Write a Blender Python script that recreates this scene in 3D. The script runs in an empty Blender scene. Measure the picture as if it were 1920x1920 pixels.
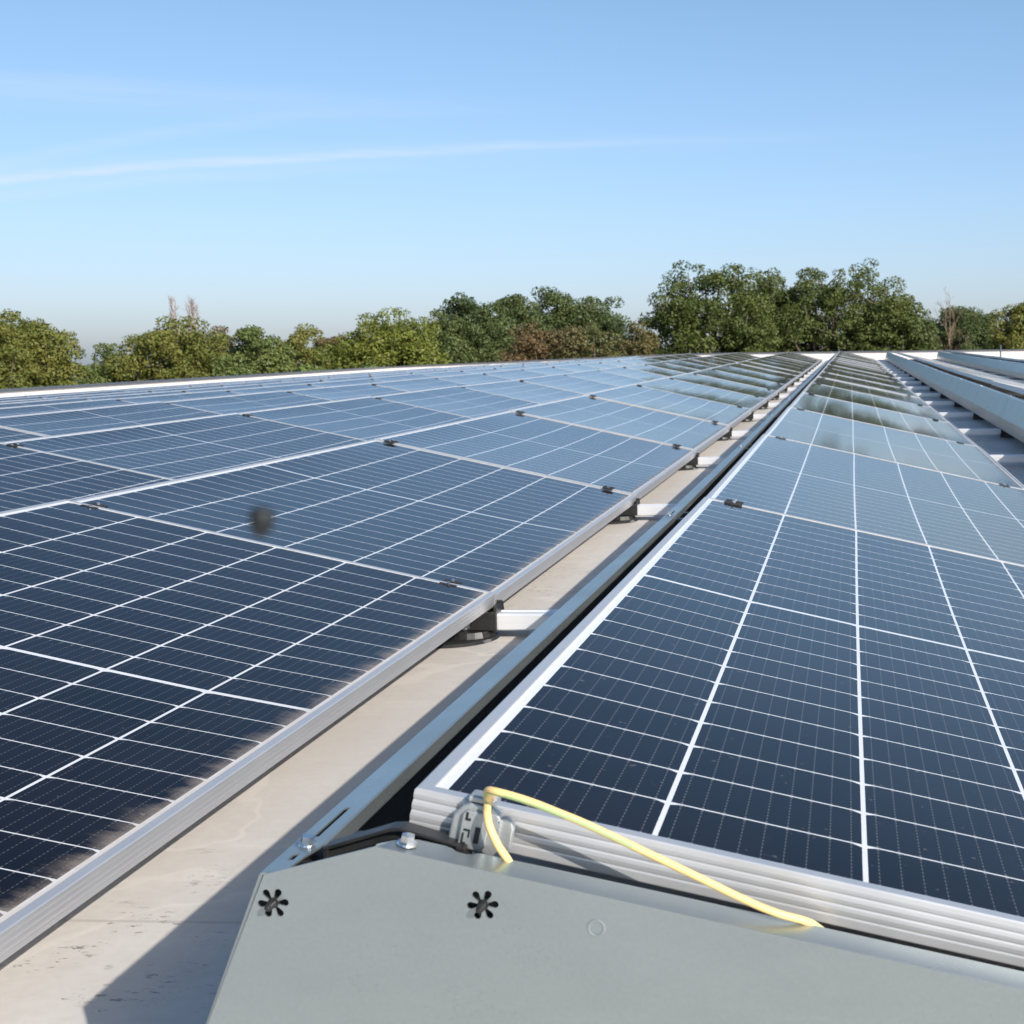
import bpy, bmesh, math, random
import numpy as np
from mathutils import Matrix, Vector
rad = math.radians
SC = bpy.context.scene
COL = SC.collection

# ------------------------------------------------------------------ camera, sky, sun, exposure
cd = bpy.data.cameras.new("camera")
cam = bpy.data.objects.new("camera", cd); COL.objects.link(cam); SC.camera = cam
CAMP = Vector((0.33368, -1.00512, 0.32239))
r_, u_, f_ = Vector((.998163, .059484, -.011481)), Vector((.004885, .109866, .993934)), Vector((-.060384, .992165, -.109373))
m = Matrix((r_, u_, -f_)).transposed().to_4x4(); m.translation = CAMP
cam.matrix_world = m
cd.sensor_width = 36; cd.lens = 2588.7 / 1920 * 36
cd.shift_x = -0.25                      # the photograph is the left part of a wider frame
cd.clip_start = .02; cd.clip_end = 6000
cd.dof.use_dof = True; cd.dof.focus_distance = 2.0; cd.dof.aperture_fstop = 22

SUN = Vector((.625, -.605, .494)).normalized()
EL = math.asin(SUN.z); AZ = math.atan2(SUN.x, SUN.y)
sd = bpy.data.lights.new("sun", 'SUN'); sd.energy = 4.4; sd.angle = rad(.53); sd.color = (1, .94, .86)
sun = bpy.data.objects.new("sun", sd); COL.objects.link(sun)
sun.rotation_euler = (-SUN).to_track_quat('-Z', 'Y').to_euler()

vs = SC.view_settings
vs.view_transform = 'Standard'; vs.look = 'None'; vs.gamma = 1; vs.exposure = 0.45; vs.use_curve_mapping = False

class NT:
    """small helper round a node tree"""
    def __init__(s, tree): s.t = tree; s.n = tree.nodes; s.l = tree.links; s.n.clear()
    def new(s, typ, **k):
        n = s.n.new(typ)
        for a, b in k.items(): setattr(n, a, b)
        return n
    def put(s, sock, v):
        if isinstance(v, bpy.types.NodeSocket): s.l.new(v, sock)
        elif v is not None:
            if sock.type == 'RGBA' and len(v) == 3: v = (*v, 1)
            sock.default_value = v
    def M(s, op, a, b=None, c=None, clamp=False):
        n = s.new('ShaderNodeMath', operation=op, use_clamp=clamp)
        for i, v in enumerate((a, b, c)):
            if v is not None: s.put(n.inputs[i], v)
        return n.outputs[0]
    def ramp(s, v, a, b, lo=0., hi=1., smooth=True):
        n = s.new('ShaderNodeMapRange', interpolation_type='SMOOTHSTEP' if smooth else 'LINEAR')
        for i, x in enumerate((v, a, b, lo, hi)): s.put(n.inputs[i], x)
        return n.outputs[0]
    def noise(s, vec, scale, detail=3., rough=.55, dist=0.):
        n = s.new('ShaderNodeTexNoise'); s.put(n.inputs['Vector'], vec)
        n.inputs['Scale'].default_value = scale; n.inputs['Detail'].default_value = detail
        n.inputs['Roughness'].default_value = rough; n.inputs['Distortion'].default_value = dist
        return n.outputs['Fac']
    def scaled(s, vec, xyz):
        n = s.new('ShaderNodeVectorMath', operation='MULTIPLY'); s.put(n.inputs[0], vec); n.inputs[1].default_value = xyz
        return n.outputs[0]
    def mix(s, f, a, b):
        n = s.new('ShaderNodeMix', data_type='RGBA'); s.put(n.inputs[0], f); s.put(n.inputs[6], a); s.put(n.inputs[7], b)
        return n.outputs[2]
    def xyz(s, vec):
        n = s.new('ShaderNodeSeparateXYZ'); s.put(n.inputs[0], vec); return n.outputs

world = bpy.data.worlds.new("World"); SC.world = world; world.use_nodes = True
w = NT(world.node_tree)
sky = w.new('ShaderNodeTexSky', sky_type='NISHITA', sun_disc=False)
sky.sun_elevation = EL; sky.sun_rotation = AZ
sky.altitude = 0; sky.air_density = 1.0; sky.dust_density = 1.2; sky.ozone_density = 1.6
gen = w.new('ShaderNodeTexCoord').outputs['Generated']
X, Y, Z = w.xyz(gen)
az = w.M('MULTIPLY', w.M('ARCTAN2', X, Y), 57.2958)
el = w.M('MULTIPLY', w.M('ARCSINE', Z), 57.2958)
cv = w.new('ShaderNodeCombineXYZ'); w.put(cv.inputs[0], az); w.put(cv.inputs[1], el)
wob = w.noise(w.scaled(cv.outputs[0], (.16, .5, 1)), 1.0, 4)
fine = w.noise(w.scaled(cv.outputs[0], (.22, 3.2, 1)), 1.0, 5)
def streak(c0, c2, a0, up, dn, amp, az_a, az_b, wobble):
    t = w.M('ADD', az, -a0)
    ctr = w.M('ADD', w.M('MULTIPLY', w.M('MULTIPLY', t, t), -c2), c0)
    ctr = w.M('ADD', ctr, w.M('MULTIPLY', w.M('ADD', wob, -.5), wobble))
    d = w.M('SUBTRACT', el, ctr)
    a = w.M('MULTIPLY', w.ramp(d, -dn, 0.), w.ramp(d, up, 0.))
    return w.M('MULTIPLY', w.M('MULTIPLY', a, w.ramp(az, az_b, az_a, 0, amp)), w.ramp(fine, .25, .65, .45, 1.))
c1 = streak(8.87, .0023, -1, .36, .22, .46, -27, 3, .4)
c2 = streak(8.75, .0021, -1, .9, .9, .13, -30, 8, .5)
c3 = streak(9.95, .0085, -14, .35, .45, .16, -27, -10, .3)
c4 = streak(10.0, .0, -14, .75, 1.1, .22, -34, -8, .8)
c5 = streak(8.45, .0024, -1, .3, .4, .18, -30, -14, .6)
cl = w.M('ADD', w.M('ADD', w.M('ADD', c1, c2), w.M('ADD', c3, c4)), c5, clamp=True)
grade = w.mix(w.ramp(el, -1., 15., 0, 1, False), (.85, .915, 1.23), (.92, 1.05, 1.14))     # cleaner, bluer air near the horizon
grade = w.mix(w.ramp(el, 0., 5.5, 0, 1), (.90, .99, 1.36), grade)
gm = w.new('ShaderNodeMix', data_type='RGBA', blend_type='MULTIPLY'); gm.inputs[0].default_value = 1
grade = w.mix(w.ramp(el, 13., 42., 0, 1, False), grade, (.61, .75, .83))                        # deeper blue overhead
w.put(gm.inputs[6], sky.outputs[0]); w.put(gm.inputs[7], grade)
azf = w.M('ADD', 1., w.M('MULTIPLY', w.M('SINE', w.M('MULTIPLY', w.M('ADD', az, 13.), .0174533)), .20))
gz = w.new('ShaderNodeMix', data_type='RGBA', blend_type='MULTIPLY'); gz.inputs[0].default_value = 1
w.put(gz.inputs[6], gm.outputs[2]); w.put(gz.inputs[7], azf)
skyc = w.mix(cl, gz.outputs[2], (5.6, 6.3, 7.3))
bg = w.new('ShaderNodeBackground'); w.put(bg.inputs[0], skyc); bg.inputs[1].default_value = .10
wo = w.new('ShaderNodeOutputWorld'); w.l.new(bg.outputs[0], wo.inputs[0])

# ------------------------------------------------------------------ materials
def material(name):
    mt = bpy.data.materials.new(name); mt.use_nodes = True
    t = NT(mt.node_tree)
    out = t.new('ShaderNodeOutputMaterial'); p = t.new('ShaderNodeBsdfPrincipled')
    t.l.new(p.outputs[0], out.inputs[0])
    def setp(**k):
        for a, v in k.items():
            t.put(p.inputs[{'col': 'Base Color', 'rough': 'Roughness', 'metal': 'Metallic', 'ior': 'IOR', 'nor': 'Normal',
                            'spec': 'Specular IOR Level', 'trans': 'Transmission Weight', 'coat': 'Coat Weight', 'aniso': 'Anisotropic'}[a]], v)
    return mt, t, p, setp
def bump(t, h, strength, dist):
    b = t.new('ShaderNodeBump'); b.inputs['Strength'].default_value = strength; b.inputs['Distance'].default_value = dist
    t.put(b.inputs['Height'], h); return b.outputs[0]
def obj_co(t): return t.new('ShaderNodeTexCoord').outputs['Object']
def geo_pos(t): return t.new('ShaderNodeNewGeometry').outputs['Position']
def simple(name, col, rough, metal=0., var=.12, scale=18., spec=.5, bmp=0.):
    mt, t, p, setp = material(name)
    co = obj_co(t); n = t.noise(co, scale, 4)
    k = t.ramp(n, .3, .7, 1 - var, 1 + var, False)
    c = t.new('ShaderNodeMix', data_type='RGBA', blend_type='MULTIPLY'); c.inputs[0].default_value = 1
    t.put(c.inputs[6], col); t.put(c.inputs[7], k)
    setp(col=c.outputs[2], rough=t.ramp(n, .3, .7, rough * .85, rough * 1.15, False), metal=metal, spec=spec)
    if bmp: setp(nor=bump(t, t.noise(co, scale * 8, 3), bmp, .002))
    return mt

PW, PL, PITCH, G = 1.038, 2.104, 1.50604, 2.114       # panel width, length, row pitch, spacing along a row
TILT = .21626
LIP, MARG, CW, CG = .0112, .0094, .16245, .0044
CX0 = LIP + MARG; CH, RG, MID = .0838, .0024, .011
CY0 = (PL - (24 * CH + 22 * RG + MID)) / 2

def panel_dust(t, co):
    x, y, z = t.xyz(co)
    rnd = t.new('ShaderNodeObjectInfo').outputs['Random']
    sh = t.new('ShaderNodeVectorMath', operation='ADD'); t.put(sh.inputs[0], co)
    cmb = t.new('ShaderNodeCombineXYZ'); t.put(cmb.inputs[1], t.M('MULTIPLY', rnd, 31.)); t.put(sh.inputs[1], cmb.outputs[0])
    st = t.noise(t.scaled(sh.outputs[0], (11, 24, 1)), 1.0, 6, .72)
    st2 = t.noise(t.scaled(sh.outputs[0], (3, 9, 1)), 1.0, 3, .6)
    d = t.M('SUBTRACT', PW - LIP, x)                       # distance from the low frame lip
    reach = t.M('ADD', t.M('MULTIPLY', t.ramp(st, .3, .7), .030), t.M('MULTIPLY', t.ramp(st2, .3, .7), .022))
    q = t.M('DIVIDE', d, t.M('ADD', reach, .012))
    a = t.M('MULTIPLY', t.M('POWER', t.M('SUBTRACT', 1., q, None, True), 1.7), t.ramp(st, .25, .6, .7, 1.))
    a = t.M('MAXIMUM', a, t.ramp(d, .004, .011, .8, 0.))
    speck = t.ramp(t.noise(sh.outputs[0], 95, 2, .5), .70, .78, 0, .5)
    film = t.ramp(t.noise(t.scaled(sh.outputs[0], (5, 2.2, 1)), 1., 5, .6), .35, .8, .0, .012)
    tot = t.M('ADD', t.M('ADD', t.M('MULTIPLY', a, .70), film), t.M('MULTIPLY', speck, .35), clamp=True)
    return tot
def glassy(name, base_fn):
    mt, t, p, setp = material(name)
    co = obj_co(t); dust = panel_dust(t, co)
    setp(col=t.mix(dust, base_fn(t, co), (.42, .345, .285)), rough=t.M('ADD', t.M('MULTIPLY', dust, .6), .07), ior=1.22, spec=.5)
    return mt
def cell_base(t, co):
    x, y, z = t.xyz(co)
    u = t.M('DIVIDE', t.M('SUBTRACT', x, CX0), CW + CG)
    fu = t.M('MULTIPLY', t.M('FRACT', u), (CW + CG) / CW * 9)
    db = t.M('MULTIPLY', t.M('ABSOLUTE', t.M('SUBTRACT', t.M('FRACT', fu), .5)), CW / 9)   # metres from a busbar
    v = t.M('FRACT', t.M('DIVIDE', t.M('SUBTRACT', y, CY0), CH + RG))
    dots = t.M('FRACT', t.M('MULTIPLY', v, 11))
    line = t.ramp(db, .0002, .0004, 1., 0.)
    pad = t.M('MULTIPLY', t.ramp(db, .0006, .0009, 1., 0.), t.ramp(t.M('ABSOLUTE', t.M('SUBTRACT', dots, .5)), .16, .2, 1., 0.))
    edge = t.M('MULTIPLY', t.ramp(db, .0012, .0016, 1., 0.), t.ramp(t.M('ABSOLUTE', t.M('SUBTRACT', v, .48)), .43, .45, 0., 1.))
    bus = t.M('ADD', t.M('ADD', t.M('MULTIPLY', line, .08), t.M('MULTIPLY', pad, .15)), t.M('MULTIPLY', edge, .13), clamp=True)
    cid = t.new('ShaderNodeCombineXYZ'); t.put(cid.inputs[0], t.M('FLOOR', u)); t.put(cid.inputs[1], t.M('FLOOR', t.M('DIVIDE', y, CH + RG)))
    wn = t.new('ShaderNodeTexWhiteNoise'); t.put(wn.inputs[0], cid.outputs[0])
    c = t.mix(wn.outputs[0], (.0038, .0040, .0072), (.0058, .0060, .0105))
    return t.mix(bus, c, (.42, .43, .45))
M_cell = glassy("silicon_cell", cell_base)
M_back = glassy("white_backsheet", lambda t, co: t.mix(t.noise(co, 30, 2), (.64, .65, .67), (.70, .71, .73)))

def brushed(name, col, rough, metal, sc=(3, 400, 400)):
    mt, t, p, setp = material(name)
    co = obj_co(t); n = t.noise(t.scaled(co, sc), 1., 3); n2 = t.noise(co, 9, 4)
    k = t.M('ADD', t.ramp(n, .3, .7, -.05, .05, False), t.ramp(n2, .3, .7, -.05, .05, False))
    c = t.mix(t.M('ADD', k, .5), tuple(x * .8 for x in col), tuple(min(1, x * 1.2) for x in col))
    setp(col=c, rough=t.ramp(n2, .3, .7, rough * .85, rough * 1.2, False), metal=metal)
    return mt
M_frame = brushed("anodised_aluminium", (.63, .63, .64), .38, .62, (3, 3, 500))
M_rail = brushed("bare_aluminium", (.80, .80, .81), .33, .40, (3, 500, 500))
def zinc():
    mt, t, p, setp = material("zinc_coated_steel")
    co = obj_co(t)
    n = t.noise(t.scaled(co, (12, 30, 30)), 1., 6, .62); f = t.noise(co, 260, 3); sc = t.ramp(t.noise(t.scaled(co, (14, 300, 300)), 1., 3), .66, .74, 0, .12)
    big = t.noise(t.scaled(co, (3.5, 6, 9)), 1., 4, .6)
    k = t.M('ADD', t.M('ADD', t.ramp(n, .3, .7, .32, .58, False), t.ramp(f, .3, .7, -.16, .16, False)), t.M('ADD', sc, t.ramp(big, .3, .7, -.12, .12, False)), clamp=True)
    setp(col=t.mix(k, (.345, .388, .393), (.425, .468, .468)), rough=t.M('ADD', t.ramp(big, .3, .7, .27, .38, False), t.ramp(f, .3, .7, -.03, .03, False)), metal=.80)
    return mt
M_zinc = zinc()
M_black = simple("black_plastic", (.018, .018, .018), .42, var=.2, scale=60)
M_inner = simple("dark_coating_and_hole_shade", (.010, .013, .014), .55, var=.2)  # inner coating tone, also the shade colour of the strip behind a cutout
M_clamp = simple("sun_paled_black_plastic", (.022, .021, .020), .5, var=.2, scale=60)  # black plastic lifted slightly, sunlight on the pads is put into the colour
M_bolt = simple("zinc_plated_bolt", (.78, .76, .74), .22, 1., .06, 90)
M_cast = simple("cast_grey_clip", (.42, .44, .44), .42, .6, .10, 70, bmp=.15)
M_yel = simple("yellow_sheath", (.86, .60, .25), .45, var=.04)
M_grn = simple("green_sheath", (.40, .52, .24), .45, var=.04)
M_coping = simple("coping_metal", (.115, .125, .145), .42, .3, .08, 3)
M_wall = simple("cladding", (.45, .45, .44), .6, 0, .06, 2)

def membrane():
    mt, t, p, setp = material("roof_membrane")
    co = geo_pos(t)
    n1 = t.noise(co, .55, 5, .6); n2 = t.noise(co, 3.2, 6, .62, .6); n3 = t.noise(t.scaled(co, (1.2, 9, 1)), 1., 5, .65)
    n4 = t.noise(co, 60, 3)
    c = t.mix(t.ramp(n1, .32, .68), (.565, .525, .485), (.650, .610, .570))
    c = t.mix(t.ramp(n2, .45, .70, 0, .55), c, (.49, .455, .415))
    c = t.mix(t.ramp(n3, .52, .75, 0, .5), c, (.70, .66, .62))
    c = t.mix(t.ramp(n4, .35, .65, 0, .18), c, (.47, .42, .37))
    # tide marks where puddles dried
    v = t.noise(co, 2.1, 3, .5, .8)
    ring = t.ramp(t.M('ABSOLUTE', t.M('SUBTRACT', v, .53)), .006, .018, .30, 0.)
    c = t.mix(ring, c, (.75, .70, .64))
    # lichen and grit: streaky dark tufts, thick in some places only
    patch = t.ramp(t.noise(co, 1.35, 2), .50, .60)
    tuft = t.M('MULTIPLY', t.ramp(t.noise(t.scaled(co, (48, 105, 40)), 1., 4, .7), .56, .64), t.ramp(t.noise(t.scaled(co, (9, 14, 9)), 1., 2), .48, .58))
    c = t.mix(t.M('MULTIPLY', t.M('MULTIPLY', patch, tuft), .72), c, (.035, .033, .033))
    vo = t.new('ShaderNodeTexVoronoi'); t.put(vo.inputs['Vector'], co); vo.inputs['Scale'].default_value = 7.5
    spot = t.ramp(vo.outputs['Distance'], .010, .026, .8, 0)
    c = t.mix(spot, c, (.10, .06, .045))
    x, y, z = t.xyz(co)
    seam = t.ramp(t.M('ABSOLUTE', t.M('SUBTRACT', t.M('FRACT', t.M('DIVIDE', t.M('ADD', y, .28), 1.55)), .5)), .0016, .0030, .45, 0)
    c = t.mix(seam, c, (.36, .33, .30))
    setp(col=c, rough=t.ramp(n2, .3, .7, .42, .62), nor=bump(t, t.M('ADD', t.M('MULTIPLY', n4, .3), n2), .18, .006))
    return mt
M_roof = membrane()
M_upstand = simple("sun_paled_upstand", (.80, .74, .70), .6, 0, .05, 1.2)  # same membrane as the roof, lightened: sun on the upright faces is in the colour

def leafy(name, a, b, c2, transl=.25):
    mt, t, p, setp = material(name)
    g = t.new('ShaderNodeNewGeometry'); r = g.outputs['Random Per Island']
    n = t.noise(g.outputs['Position'], .42, 3)
    c = t.mix(t.ramp(n, .35, .65), a, b); c = t.mix(t.ramp(r, .6, 1., 0, .5), c, c2)
    setp(col=c, rough=.55, spec=.35)
    tr = t.new('ShaderNodeBsdfTranslucent'); t.put(tr.inputs[0], c)
    mx = t.new('ShaderNodeMixShader'); mx.inputs[0].default_value = transl
    out = [x for x in t.n if x.type == 'OUTPUT_MATERIAL'][0]
    t.l.new(p.outputs[0], mx.inputs[1]); t.l.new(tr.outputs[0], mx.inputs[2]); t.l.new(mx.outputs[0], out.inputs[0])
    return mt
M_leaf = {
 'A': leafy("olive_leaves", (0.120, 0.145, 0.030), (0.179, 0.186, 0.040), (0.256, 0.198, 0.047)),
 'B': leafy("mid_green_leaves", (0.098, 0.139, 0.038), (0.152, 0.187, 0.053), (0.228, 0.214, 0.062)),
 'L': leafy("light_green_leaves", (0.110, 0.143, 0.022), (0.170, 0.191, 0.032), (0.232, 0.224, 0.049)),
 'C': leafy("dark_green_leaves", (0.066, 0.100, 0.034), (0.103, 0.134, 0.042), (0.169, 0.165, 0.053)),
 'D': leafy("oak_leaves", (0.074, 0.103, 0.025), (0.110, 0.134, 0.032), (0.156, 0.150, 0.042)),
 'E': leafy("autumn_leaves", (0.165, 0.116, 0.055), (0.138, 0.121, 0.053), (0.231, 0.138, 0.055)),
 'M': leafy("turning_leaves", (0.140, 0.120, 0.049), (0.105, 0.120, 0.043), (0.253, 0.154, 0.043)),
 'S': leafy("shrub_leaves", (0.128, 0.183, 0.043), (0.171, 0.220, 0.055), (0.207, 0.232, 0.073)),
 'W': leafy("far_wood_leaves", (0.079, 0.104, 0.067), (0.104, 0.122, 0.079), (0.122, 0.128, 0.085)),
}
M_bark = simple("bark", (.095, .075, .058), .85, 0, .3, 4)
M_twig = simple("pale_twigs", (.24, .165, .115), .8, 0, .2, 2)
M_poplar = simple("far_twigs", (.34, .28, .27), .8, 0, .1, 1)

# ------------------------------------------------------------------ mesh helpers
class MB:
    def __init__(s): s.v, s.f, s.m = [], [], []
    def add(s, vs, fs, mi=0):
        o = len(s.v); s.v += [tuple(p) for p in vs]
        for k, f in enumerate(fs):
            s.f.append(tuple(i + o for i in f)); s.m.append(mi[k] if isinstance(mi, (list, tuple)) else mi)
    def box(s, x0, x1, y0, y1, z0, z1, mi=0):
        s.add([(x0,y0,z0),(x1,y0,z0),(x1,y1,z0),(x0,y1,z0),(x0,y0,z1),(x1,y0,z1),(x1,y1,z1),(x0,y1,z1)],
              [(3,2,1,0),(4,5,6,7),(0,1,5,4),(1,2,6,5),(2,3,7,6),(3,0,4,7)], mi)
    def prism(s, prof, y0, y1, mi=0, ends=True):
        """extrude an (x, z) outline, listed clockwise seen from -y, along y; mi may list one index per side"""
        n = len(prof); vs = [(x, y0, z) for x, z in prof] + [(x, y1, z) for x, z in prof]
        fs = [(i, (i + 1) % n, (i + 1) % n + n, i + n) for i in range(n)]
        ms = list(mi) if isinstance(mi, (list, tuple)) else [mi] * n
        if ends: fs += [tuple(reversed(range(n))), tuple(range(n, 2 * n))]; ms += [ms[0]] * 2
        s.add(vs, fs, ms)
    def cyl(s, c, ax, r0, r1, h, n=12, mi=0, rot=0.):
        ax = Vector(ax).normalized(); a = ax.orthogonal().normalized(); b = ax.cross(a); c = Vector(c)
        vs = []
        for k, r in ((0, r0), (h, r1)):
            for i in range(n):
                t = 2 * math.pi * i / n + rot
                vs.append(c + ax * k + a * (r * math.cos(t)) + b * (r * math.sin(t)))
        s.add(vs, [(i, (i + 1) % n, (i + 1) % n + n, i + n) for i in range(n)] + [tuple(reversed(range(n))), tuple(range(n, 2 * n))], mi)
    def tube(s, pts, rads, n=8, mi=0, cap=True, mfun=None):
        pts = [Vector(p) for p in pts]; rings = []; prev = None
        for i, p in enumerate(pts):
            d = (pts[min(i + 1, len(pts) - 1)] - pts[max(i - 1, 0)]).normalized()
            a = d.orthogonal().normalized() if prev is None else (prev - d * prev.dot(d)).normalized()
            prev = a; b = d.cross(a); r = rads[i] if hasattr(rads, '__len__') else rads
            rings.append([p + a * (r * math.cos(2 * math.pi * k / n)) + b * (r * math.sin(2 * math.pi * k / n)) for k in range(n)])
        vs = [q for r in rings for q in r]; fs = []; ms = []
        for i in range(len(pts) - 1):
            for k in range(n):
                fs.append((i * n + k, i * n + (k + 1) % n, (i + 1) * n + (k + 1) % n, (i + 1) * n + k)); ms.append(mfun(i, k) if mfun else mi)
        if cap:
            fs += [tuple(reversed(range(n))), tuple(range(len(vs) - n, len(vs)))]; ms += [mi, mi]
        s.add(vs, fs, ms)
    def mesh(s, name, mats, smooth=False, bevel=0.):
        me = bpy.data.meshes.new(name); me.from_pydata(s.v, [], s.f)
        for mt in (mats if isinstance(mats, (list, tuple)) else [mats]): me.materials.append(mt)
        me.polygons.foreach_set('material_index', s.m)
        bm = bmesh.new(); bm.from_mesh(me)
        bmesh.ops.recalc_face_normals(bm, faces=bm.faces)
        if bevel:
            ed = [e for e in bm.edges if len(e.link_faces) == 2 and e.calc_face_angle(0) > .5]
            bmesh.ops.bevel(bm, geom=ed, offset=bevel, segments=2, profile=.5, affect='EDGES', clamp_overlap=True)
        bm.to_mesh(me); bm.free()
        if smooth: me.polygons.foreach_set('use_smooth', [True] * len(me.polygons))
        me.update(); return me
def obj(name, data, parent=None, mat=None):
    o = bpy.data.objects.new(name, data); COL.objects.link(o)
    if parent: o.parent = parent
    if mat is not None: o.matrix_basis = mat
    return o
def tag(o, label=None, cat=None, group=None, kind=None):
    for k, v in (('label', label), ('category', cat), ('group', group), ('kind', kind)):
        if v: o[k] = v
    return o
def thing(name, label, cat, group=None, mat=None):
    return tag(obj(name, None, None, mat), label, cat, group)
def copy_tree(o, parent=None):
    c = o.copy(); COL.objects.link(c)
    if parent: c.parent = parent
    for ch in o.children: copy_tree(ch, c)
    return c
ORD = ['nearest', 'second', 'third', 'fourth', 'fifth', 'sixth', 'seventh', 'eighth', 'ninth', 'tenth', 'eleventh', 'twelfth', 'thirteenth',
       'fourteenth', 'fifteenth', 'sixteenth', 'seventeenth', 'eighteenth', 'nineteenth', 'twentieth']

# ------------------------------------------------------------------ the roof surface: slight waves along the rows, a fall to the left
ZK = [-.012, 0, .012, .039, .072, .104, .135, .163, .192, .224, .260] + [.26 + .03 * i for i in range(1, 14)]
def fy(y):
    n = y / G + 1
    n = min(max(n, 0), len(ZK) - 1.001); i = int(n); return ZK[i] + (ZK[i + 1] - ZK[i]) * (n - i)
def gx(x): return -.043 * .6 * math.log1p(math.exp(-(x + 4.2) / .6))
RD = .322                                   # the high panel edges stand this far above the roof
def roof_z(x, y): return fy(y) + gx(x) - RD
XL, XR, YB, YF = -14.0, 9.0, -7.0, 41.6

building = thing('flat_roofed_building', 'flat roofed building with a beige membrane roof carrying the rows of solar panels', 'building')
xs = np.concatenate([np.arange(XL, -5.9, .5), np.arange(-5.5, XR + .01, .5)]); ys = np.arange(YB, YF + .01, G / 4)
ys = np.append(ys, YF)
mb = MB(); nx = len(xs)
mb.add([(x, y, roof_z(x, y)) for y in ys for x in xs],
       [(j * nx + i, j * nx + i + 1, (j + 1) * nx + i + 1, (j + 1) * nx + i) for j in range(len(ys) - 1) for i in range(nx - 1)])
obj('roof', mb.mesh('roof', M_roof, True), building)
def ph(x): return .29 + max(0, min(.12, (-x - 3) * .011))          # parapet height
def parapet(path, inward, name='parapet'):
    """upstand with a metal coping along a path of (x, y); inward = unit vector to the roof side"""
    up, co = MB(), MB(); ix, iy = inward; n = len(path)
    zz = [roof_z(x, y) for x, y in path]; hh = [ph(x) for x, y in path]
    def strip(b, offs):
        vs = []
        for (x, y), z, h in zip(path, zz, hh):
            for d, e in offs: vs.append((x + ix * d, y + iy * d, z + (h if e > -.5 else 0) + (e if e > -.5 else e + .5 + .45)))
        k = len(offs)
        fs = [(i * k + a, i * k + (a + 1) % k, (i + 1) * k + (a + 1) % k, (i + 1) * k + a) for i in range(n - 1) for a in range(k)]
        b.add(vs, fs + [tuple(range(k)), tuple(range((n - 1) * k, n * k))])
    strip(up, [(.0, -.03), (.0, -1.2), (-.30, -1.2), (-.30, -.03)])
    strip(co, [(.035, .012), (.035, -.032), (.03, -.032), (.03, -.006), (-.33, -.012), (-.335, -.06), (-.34, -.06), (-.34, .004)])
    p = obj(name, up.mesh(name, M_upstand), building)
    obj('coping', co.mesh('coping', M_coping), p)
parapet([(x, YF) for x in xs], (0, -1))
parapet([(XL, y) for y in ys], (1, 0))
mb = MB(); mb.box(XL - .28, XR, YF + .02, YF + .28, -6.5, -.6); mb.box(XL - .28, XL - .02, YB, YF + .015, -6.5, -1.1); mb.box(XR - .3, XR, YB, YF, -6.5, -.36); mb.box(XL, XR - .31, YB, YB + .3, -6.5, -1.2)
obj('wall', mb.mesh('wall', M_wall), building)

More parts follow.
